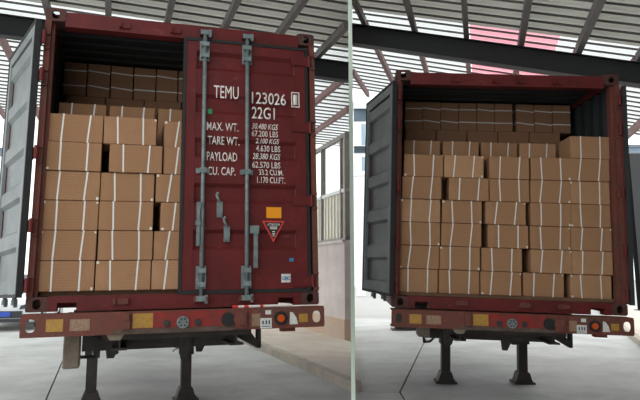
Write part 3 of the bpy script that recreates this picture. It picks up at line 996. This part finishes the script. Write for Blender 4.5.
        legs.append((x, zf))
        # brace from leg up to the rail
        MB().cyl((x, leg_y + 0.08, zf + 0.75), (sx * 0.49, leg_y + 0.9, -0.3), 0.03, n=8).obj('leg_brace', 'chassis', root)
        if sx > 0:
            for q in range(7):
                a_ = zf + 0.62 + q * 0.055
                MB().box(x - 0.125, x - 0.086, leg_y - 0.02, leg_y + 0.02, a_, a_ + 0.022).obj('rack_tooth', 'galvanised', lgo)
    MB().cyl((legs[0][0] + 0.08, leg_y, legs[0][1] + 0.85), (legs[1][0] - 0.08, leg_y, legs[1][1] + 0.85), 0.028, n=8).obj('cross_shaft', 'chassis', root)
    gb = MB().box(legs[1][0] - 0.42, legs[1][0] - 0.14, leg_y - 0.14, leg_y + 0.1, -0.34, -0.10)
    gb.cyl((legs[1][0] - 0.26, leg_y - 0.2, -0.30), (legs[1][0] - 0.26, leg_y - 0.14, -0.30), 0.09, n=14)
    gb.obj('gearbox', 'chassis', root)
    hp = [(-0.86, 0.3, -0.25), (-0.82, 0.5, -0.40), (-0.70, 0.9, -0.44), (leg_off - leg_half - 0.02, leg_y - 0.12, -0.42), (leg_off - leg_half + 0.01, leg_y - 0.12, -0.62)]
    MB().tube(hp, 0.014).obj('air_hose', 'rubber', root)
    for (xa, xb, ya, za, zb) in ((-0.62, -0.47, 0.45, -0.42, -0.2), (0.02, 0.16, 0.5, -0.46, -0.2), (0.2, 0.34, 0.8, -0.43, -0.2)):
        MB().prism([(xa, zb), (xb, zb), (xb - 0.02, za + 0.08), (xb - 0.06, za), (xa + 0.03, za)], 'y', ya, ya + 0.05).obj('hanger_plate', 'chassis', root)
    MB().cyl((-0.72, 0.5, -0.2), (-0.50, 0.75, -0.40), 0.018, n=8).obj('stay_rod', 'chassis', root)
    cp = []
    for q in range(40):
        a_ = q * 0.9
        cp.append((legs[1][0] - 0.15 + 0.035 * math.cos(a_), leg_y - 0.22 + 0.035 * math.sin(a_), -0.26 - q * 0.008))
    MB().tube(cp, 0.007, n=5).obj('coiled_cable', 'galvanised', root)
    hp = [(0.05, 0.4, -0.22), (0.12, 0.8, -0.34), (0.22, 1.4, -0.38), (0.30, leg_y - 0.1, -0.30)]
    MB().tube(hp, 0.014).obj('air_hose', 'rubber', root)
    # axles at the far end
    if not wheels:
        zf = -0.15 - (M @ Vector((0.0, 11.0, -0.15))).z / -dn.z
        MB().box(-0.3, 0.3, 10.9, 11.1, zf + 0.02, -0.13).box(-0.4, 0.4, 10.7, 11.3, zf, zf + 0.02).obj('rear_stand', 'chassis', root)
    for y in ((10.0, 11.2) if wheels else ()):
        dn = (M.to_3x3() @ Vector((0, 0, -1))).normalized()
        MB().cyl((-0.95, y, -0.75), (0.95, y, -0.75), 0.06, n=10).obj('axle', 'chassis', root)
        for sx in (-1, 1):
            c = M @ Vector((sx * 0.95, y, -0.75))
            rad = 0.48
            wz = -0.75 - (c.z - rad) / -dn.z
            wh = MB().cyl((sx * 0.72, y, wz), (sx * 1.1, y, wz), rad, n=28).obj('wheel', 'tyre', root)
            MB().cyl((sx * 1.1, y, wz), (sx * 1.115, y, wz), 0.26, n=20).obj('hub', 'rim', wh)
        for sx in (-1, 1):
            MB().box(sx * 0.49 - 0.05, sx * 0.49 + 0.05, y - 0.1, y + 0.1, -0.82, -0.33).obj('axle_hanger', 'chassis', root)
    return root

def shifted(M): return M
trL = make_trailer(MLC, 'rusty red trailer carrying the half-closed container', 2.9, -0.2, 0.56, True)
trR = make_trailer(MRC, 'rusty red trailer carrying the fully open container', 2.75, 0.32, 0.55, False)
# red-white striped rod lying on the left trailer's beam
sr = empty('striped_rod', MLC @ Matrix.Translation((0.42, -0.06, -0.012)))
tag(sr, 'red and white striped rod lying on the half-closed container\'s trailer beam', 'rod')
x = 0.0
for L_, m in ((0.05, 'sign_red'), (0.05, 'white_paint'), (0.04, 'sign_red'), (0.10, 'white_paint'), (0.03, 'sign_red'), (0.26, 'white_paint')):
    MB().cyl((x, 0, 0.012), (x + L_, 0, 0.012), 0.012, n=10).obj('band', m, sr)
    x += L_

# ================================================================== CARTONS
BW, BH, BD = 0.446, 0.247, 0.38
def loop_strap(w, d, h, x, lean, width=0.0135, horizontal=False):
    """flat band all around a box that stands on z=0, front at y=0"""
    mb = MB()
    t = 0.0018
    hw = width / 2
    if not horizontal:
        xb, xt = x - lean, x + lean
        def seg(a, b):
            (xa, ya, za), (xc, yc, zc) = a, b
            return [(xa - hw, ya, za), (xa + hw, ya, za), (xc + hw, yc, zc), (xc - hw, yc, zc)]
        quads = [seg((xb, -t, -0.0005), (xt, -t, h + t)), seg((xt, -t, h + t), (xt, d + t, h + t)), seg((xt, d + t, h + t), (xb, d + t, -0.0005))]
    else:
        z = x
        quads = []
        quads.append([(-w / 2 - t, -t, z - lean - hw), (w / 2 + t, -t, z + lean - hw), (w / 2 + t, -t, z + lean + hw), (-w / 2 - t, -t, z - lean + hw)])
        for sx in (-1, 1):
            zz = z + lean * sx
            quads.append([(sx * (w / 2 + t), -t, zz - hw), (sx * (w / 2 + t), d + t, zz - hw), (sx * (w / 2 + t), d + t, zz + hw), (sx * (w / 2 + t), -t, zz + hw)])
    for q in quads:
        mb.add(q, [(0, 1, 2, 3)])
    me = mb.mesh('strap', 'strap', fix=False)
    return me

def carton_mesh(w, d, h, m='carton'):
    mb = MB()
    mb.cbox(-w / 2, w / 2, 0, d, 0, h, 0.005)
    # flap seam proud along the top front edge
    me = mb.mesh('carton', m)
    # centre the print: object origin stays at the base, pattern repeats along z
    return me

VAR = []
for lean_l, lean_r in ((0.0, 0.002), (-0.004, 0.006), (0.012, 0.012), (0.006, 0.010), (-0.006, -0.003), (0.016, 0.014)):
    VAR.append((loop_strap(BW, BD, BH, -0.108, lean_l), loop_strap(BW, BD, BH, 0.108, lean_r)))
CM = carton_mesh(BW, BD, BH)
tapes = {}
def tape_mesh(kind):
    if kind not in tapes:
        mb = MB()
        w = BW / 2
        if kind == 0: mb.box(-w + 0.004, -w + 0.024, -0.0015, 0.002, BH - 0.026, BH - 0.004)
        if kind == 1: mb.box(-w + 0.006, -w + 0.030, -0.0015, 0.002, 0.006, 0.024)
        if kind == 2: mb.box(w - 0.026, w - 0.008, -0.0015, 0.002, 0.006, 0.030)
        if kind == 3: mb.box(w - 0.02, w - 0.004, -0.0015, 0.002, BH - 0.022, BH - 0.006)
        tapes[kind] = mb.mesh('tape_patch', 'tape')
    return tapes[kind]

ORD = ['bottom', 'second', 'third', 'fourth', 'fifth', 'sixth', 'seventh', 'eighth']
def place(M, x, y, z, rz, label, group, parts, name='cardboard_box', sx=1.0):
    r = empty(name, M @ Matrix.Translation((x, y, z)) @ Matrix.Rotation(rz, 4, 'Z') @ Matrix.Diagonal((sx, 1, 1, 1)))
    tag(r, label, 'carton', group)
    for nm, me in parts:
        put(nm, me, r)
    return r

def front_parts(i):
    v = VAR[i % len(VAR)]
    ps = [('carton', CM), ('strap', v[0]), ('strap', v[1])]
    rnd = random.Random(i * 13 + 5)
    for k in rnd.sample(range(4), rnd.choice((0, 1, 1, 2))):
        ps.append(('tape_patch', tape_mesh(k)))
    return ps

Z0 = 0.158
STEP = 0.2515
def xpos(px, l, r): return -1.165 + (px - l) / (r - l) * 2.33

# --- left load (seen left of the shut door): left edges of boxes per row, as distance from the inner left wall
rowsL = [
    [0.002, 0.458, 0.912], [0.006, 0.466, 0.922], [0.010, 0.462, 0.972], [0.012, 0.464, 0.925],
    [0.012, 0.524, 0.985], [0.014, 0.468, 0.985]]
COLN = ['left', 'middle', 'right']
i = 0
for rI, row in enumerate(rowsL):
    for cI, xl in enumerate(row):
        place(MLC, -1.164 + xl + BW / 2, 0.075 + random.uniform(-.012, .012) + (0.05 if cI == 2 and rI == 5 else 0), Z0 + STEP * rI, random.uniform(-.006, .006),
              'brown carton with white straps, %s row, %s column, in the half-closed container' % (ORD[rI] + (' from floor' if rI else ''), COLN[cI]),
              'strapped cartons in the half-closed container', front_parts(i))
        i += 1

# --- right load: five columns
rowsR = [
    [401, 443, 485, 528, 575.5], [402, 443.5, 486, 536, 577], [403, 445, 493, 536, 577], [403, 446, 490.5, 536.5, 577],
    [404, 453, 495, 537, 577], [406, 448, 495, 537.5, 577]]
BR = 0.432
COL5 = ['leftmost', 'second', 'middle', 'fourth', 'rightmost']
for rI, row in enumerate(rowsR):
    for cI, pxl in enumerate(row):
        xl = (pxl - 401) / 215 * 2.27
        xc = min(-1.157 + xl + BR / 2, 1.157 - BR / 2 - 0.002)
        place(MRC, xc, 0.13 + random.uniform(-.012, .012), Z0 + STEP * rI, random.uniform(-.006, .006),
              'brown carton with white straps, %s row, %s column, in the fully open container' % (ORD[rI] + (' from floor' if rI else ''), COL5[cI]),
              'strapped cartons in the fully open container', front_parts(i), sx=BR / BW)
        i += 1
place(MRC, 1.157 - BR / 2 - 0.004, 0.13, Z0 + STEP * 6, 0.0, 'brown carton topping the rightmost front column in the fully open container',
      'strapped cartons in the fully open container', front_parts(i), sx=BR / BW); i += 1

# --- tall plain cartons that carry the stepped-back rows
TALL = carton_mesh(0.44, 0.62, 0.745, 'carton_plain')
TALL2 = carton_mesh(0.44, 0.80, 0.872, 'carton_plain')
def support(M, xs, cont):
    names = ['leftmost', 'second', 'third', 'fourth', 'fifth']
    for q, x in enumerate(xs):
        for k in range(2):
            lv = ('lower', 'upper')[k]
            place(M, x, 0.545, Z0 + 0.753 * k, 0, '%s plain tall carton behind the %s column of the %s container' % (lv, names[q], cont), 'plain cartons deep in the %s container' % cont, [('carton', TALL)])
            place(M, x, 1.19, Z0 + 0.88 * k, 0, '%s plain tall carton deepest behind the %s column of the %s container' % (lv, names[q], cont), 'plain cartons at the back of the %s container' % cont, [('carton', TALL2)])
support(MLC, [-1.155 + 0.23 + 0.462 * k for k in range(3)], 'half-closed')
support(MRC, [-1.155 + 0.23 + 0.462 * k for k in range(5)], 'fully open')

# --- seventh row, stepped back
W7 = 0.425
CM7 = carton_mesh(W7, BD, BH)
S7 = (loop_strap(W7, BD, BH, -0.1, 0.004), loop_strap(W7, BD, BH, 0.1, 0.008))
def row7(M, xs, cont, names, y):
    for k, x in enumerate(xs):
        place(M, x, y + random.uniform(0, .02), Z0 + 0.753 * 2, random.uniform(-.006, .006), 'brown strapped carton, stepped-back seventh row, %s, in the %s container' % (names[k], cont),
              'seventh-row cartons in the %s container' % cont, [('carton', CM7), ('strap', S7[0]), ('strap', S7[1])])
row7(MLC, [-1.12 + W7 / 2, -0.665 + W7 / 2, -0.21 + W7 / 2], 'half-closed', ['leftmost', 'second from left', 'nearest the door'], 0.60)
row7(MRC, [-1.06 + W7 / 2, -0.605 + W7 / 2, -0.15 + W7 / 2, 0.30 + W7 / 2], 'fully open', ['leftmost', 'second', 'third', 'fourth'], 0.62)

# --- eighth row, flat cartons without visible straps
W8 = 0.385
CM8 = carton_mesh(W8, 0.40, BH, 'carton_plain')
def row8(M, xs, cont, names):
    for k, x in enumerate(xs):
        r_ = place(M, x, 1.22, Z0 + 0.88 * 2 + 0.002, random.uniform(-.004, .004), 'plain carton under the upright ones, %s, in the %s container' % (names[k], cont),
                   'eighth-row cartons in the %s container' % cont, [('carton', CM8)])
row8(MLC, [-1.11 + W8 / 2 + 0.395 * k for k in range(3)], 'half-closed', ['leftmost', 'second from left', 'nearest the door'])
row8(MRC, [-0.99 + W8 / 2 + 0.395 * k for k in range(5)], 'fully open', ['leftmost', 'second', 'middle', 'fourth', 'rightmost'])

# --- upright cartons at the top with two level straps
WU, HU = 0.224, 0.365
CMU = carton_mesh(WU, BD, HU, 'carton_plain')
SU = [(loop_strap(WU, BD, HU, 0.11, l1, horizontal=True), loop_strap(WU, BD, HU, 0.275, l2, horizontal=True)) for l1, l2 in ((-0.001, 0.0), (0.002, 0.001), (-0.012, -0.008), (0.0, -0.01), (-0.014, -0.012))]
def uprights(M, xs, cont, names):
    for k, x in enumerate(xs):
        s_ = SU[(k * 3 + 1) % 5]
        place(M, x, 1.225, Z0 + 0.88 * 2 + BH + 0.004, random.uniform(-.006, .006), 'upright carton with two level straps, %s, top of the %s container' % (names[k], cont),
              'upright cartons at the top of the %s container' % cont, [('carton', CMU), ('strap', s_[0]), ('strap', s_[1])])
uprights(MLC, [-1.145 + WU / 2 + 0.236 * k for k in range(6)], 'half-closed', ['leftmost', 'second from left', 'third from left', 'fourth from left', 'fifth from left', 'nearest the door'])
xs_ = [-1.0 + WU / 2 + 0.231 * k for k in range(6)]
xs_ += [xs_[-1] + 0.272 + 0.231 * k for k in range(3)]
uprights(MRC, xs_, 'fully open', ['leftmost', 'second from left', 'third from left', 'fourth from left', 'fifth from left', 'left of gap', 'right of gap', 'second from right', 'rightmost'])

# ================================================================== PARKED CAR
car = empty('car', Matrix.Translation((-8.42, 17.4, 0)) @ Matrix.Rotation(R(12), 4, 'Z'))
tag(car, 'white parked car with a blue number plate at the left edge', 'car')
# local: front faces -y, body along +y
secs = [(0.0, 0.30, 0.62, 0.70), (0.06, 0.22, 0.72, 0.80), (0.5, 0.2, 0.84, 0.86), (1.15, 0.2, 0.95, 0.88), (2.0, 0.2, 1.0, 0.88), (3.3, 0.2, 1.0, 0.88), (4.1, 0.22, 0.96, 0.84), (4.35, 0.3, 0.85, 0.76)]
def loft(secs, name, m, parent):
    mb = MB(); vs = []
    ring = 8
    for (y, za, zb, hw) in secs:
        vs += [(-hw * 0.86, y, za), (hw * 0.86, y, za), (hw, y, za + 0.12), (hw, y, zb - 0.16), (hw * 0.86, y, zb), (-hw * 0.86, y, zb), (-hw, y, zb - 0.16), (-hw, y, za + 0.12)]
    fs = []
    for k in range(len(secs) - 1):
        for q in range(ring):
            a_, b_ = ring * k + q, ring * k + (q + 1) % ring
            fs.append((a_, b_, b_ + ring, a_ + ring))
    fs += [tuple(range(ring))[::-1], tuple(range(ring * (len(secs) - 1), ring * len(secs)))]
    mb.add(vs, fs)
    return mb.obj(name, m, parent)
body = loft(secs, 'body', 'car_paint', car)
bevel(body, 0.03, 2)
cab = MB()
cb = [(1.15, 0.93, 0.70), (1.85, 1.43, 0.56), (3.2, 1.45, 0.56), (4.0, 0.97, 0.66)]
vs = []
for (y, z, hw) in cb:
    vs += [(-hw, y, z), (hw, y, z)]
vs += [(-0.74, 1.15, 0.9), (0.74, 1.15, 0.9), (-0.74, 4.0, 0.9), (0.74, 4.0, 0.9)]
cab.add(vs, [(0, 1, 3, 2), (2, 3, 5, 4), (4, 5, 7, 6), (8, 0, 2, 4, 6, 10), (9, 11, 7, 5, 3, 1), (8, 9, 1, 0), (10, 6, 7, 11)])
cab.obj('cabin_glass', 'car_glass', car)
MB().box(-0.55, 0.55, 1.86, 3.2, 1.44, 1.475).obj('roof', 'car_paint', car)
for sx in (-1, 1):
    for y in (0.85, 3.5):
        w = MB().cyl((sx * 0.70, y, 0.31), (sx * 0.89, y, 0.31), 0.31, n=22).obj('wheel', 'tyre', car)
        MB().cyl((sx * 0.89, y, 0.31), (sx * 0.9, y, 0.31), 0.2, n=16).obj('hubcap', 'rim', w)
    MB().prism([(sx * 0.42, 0.56), (sx * 0.70, 0.60), (sx * 0.68, 0.72), (sx * 0.45, 0.66)], 'y', -0.02, 0.1).obj('headlight', 'car_glass', car)
    MB().box(min(sx * 0.88, sx * 1.02), max(sx * 0.88, sx * 1.02), 1.2, 1.32, 0.92, 1.05).obj('mirror', 'car_paint', car)
MB().box(-0.5, 0.5, -0.03, 0.06, 0.34, 0.52).obj('grille', 'car_dark', car)
MB().box(-0.68, 0.68, -0.04, 0.06, 0.23, 0.32).obj('bumper', 'car_dark', car)
tag(MB().box(-0.22, 0.22, -0.05, -0.03, 0.38, 0.50).obj('number_plate', 'plate_blue', car), 'blue number plate')
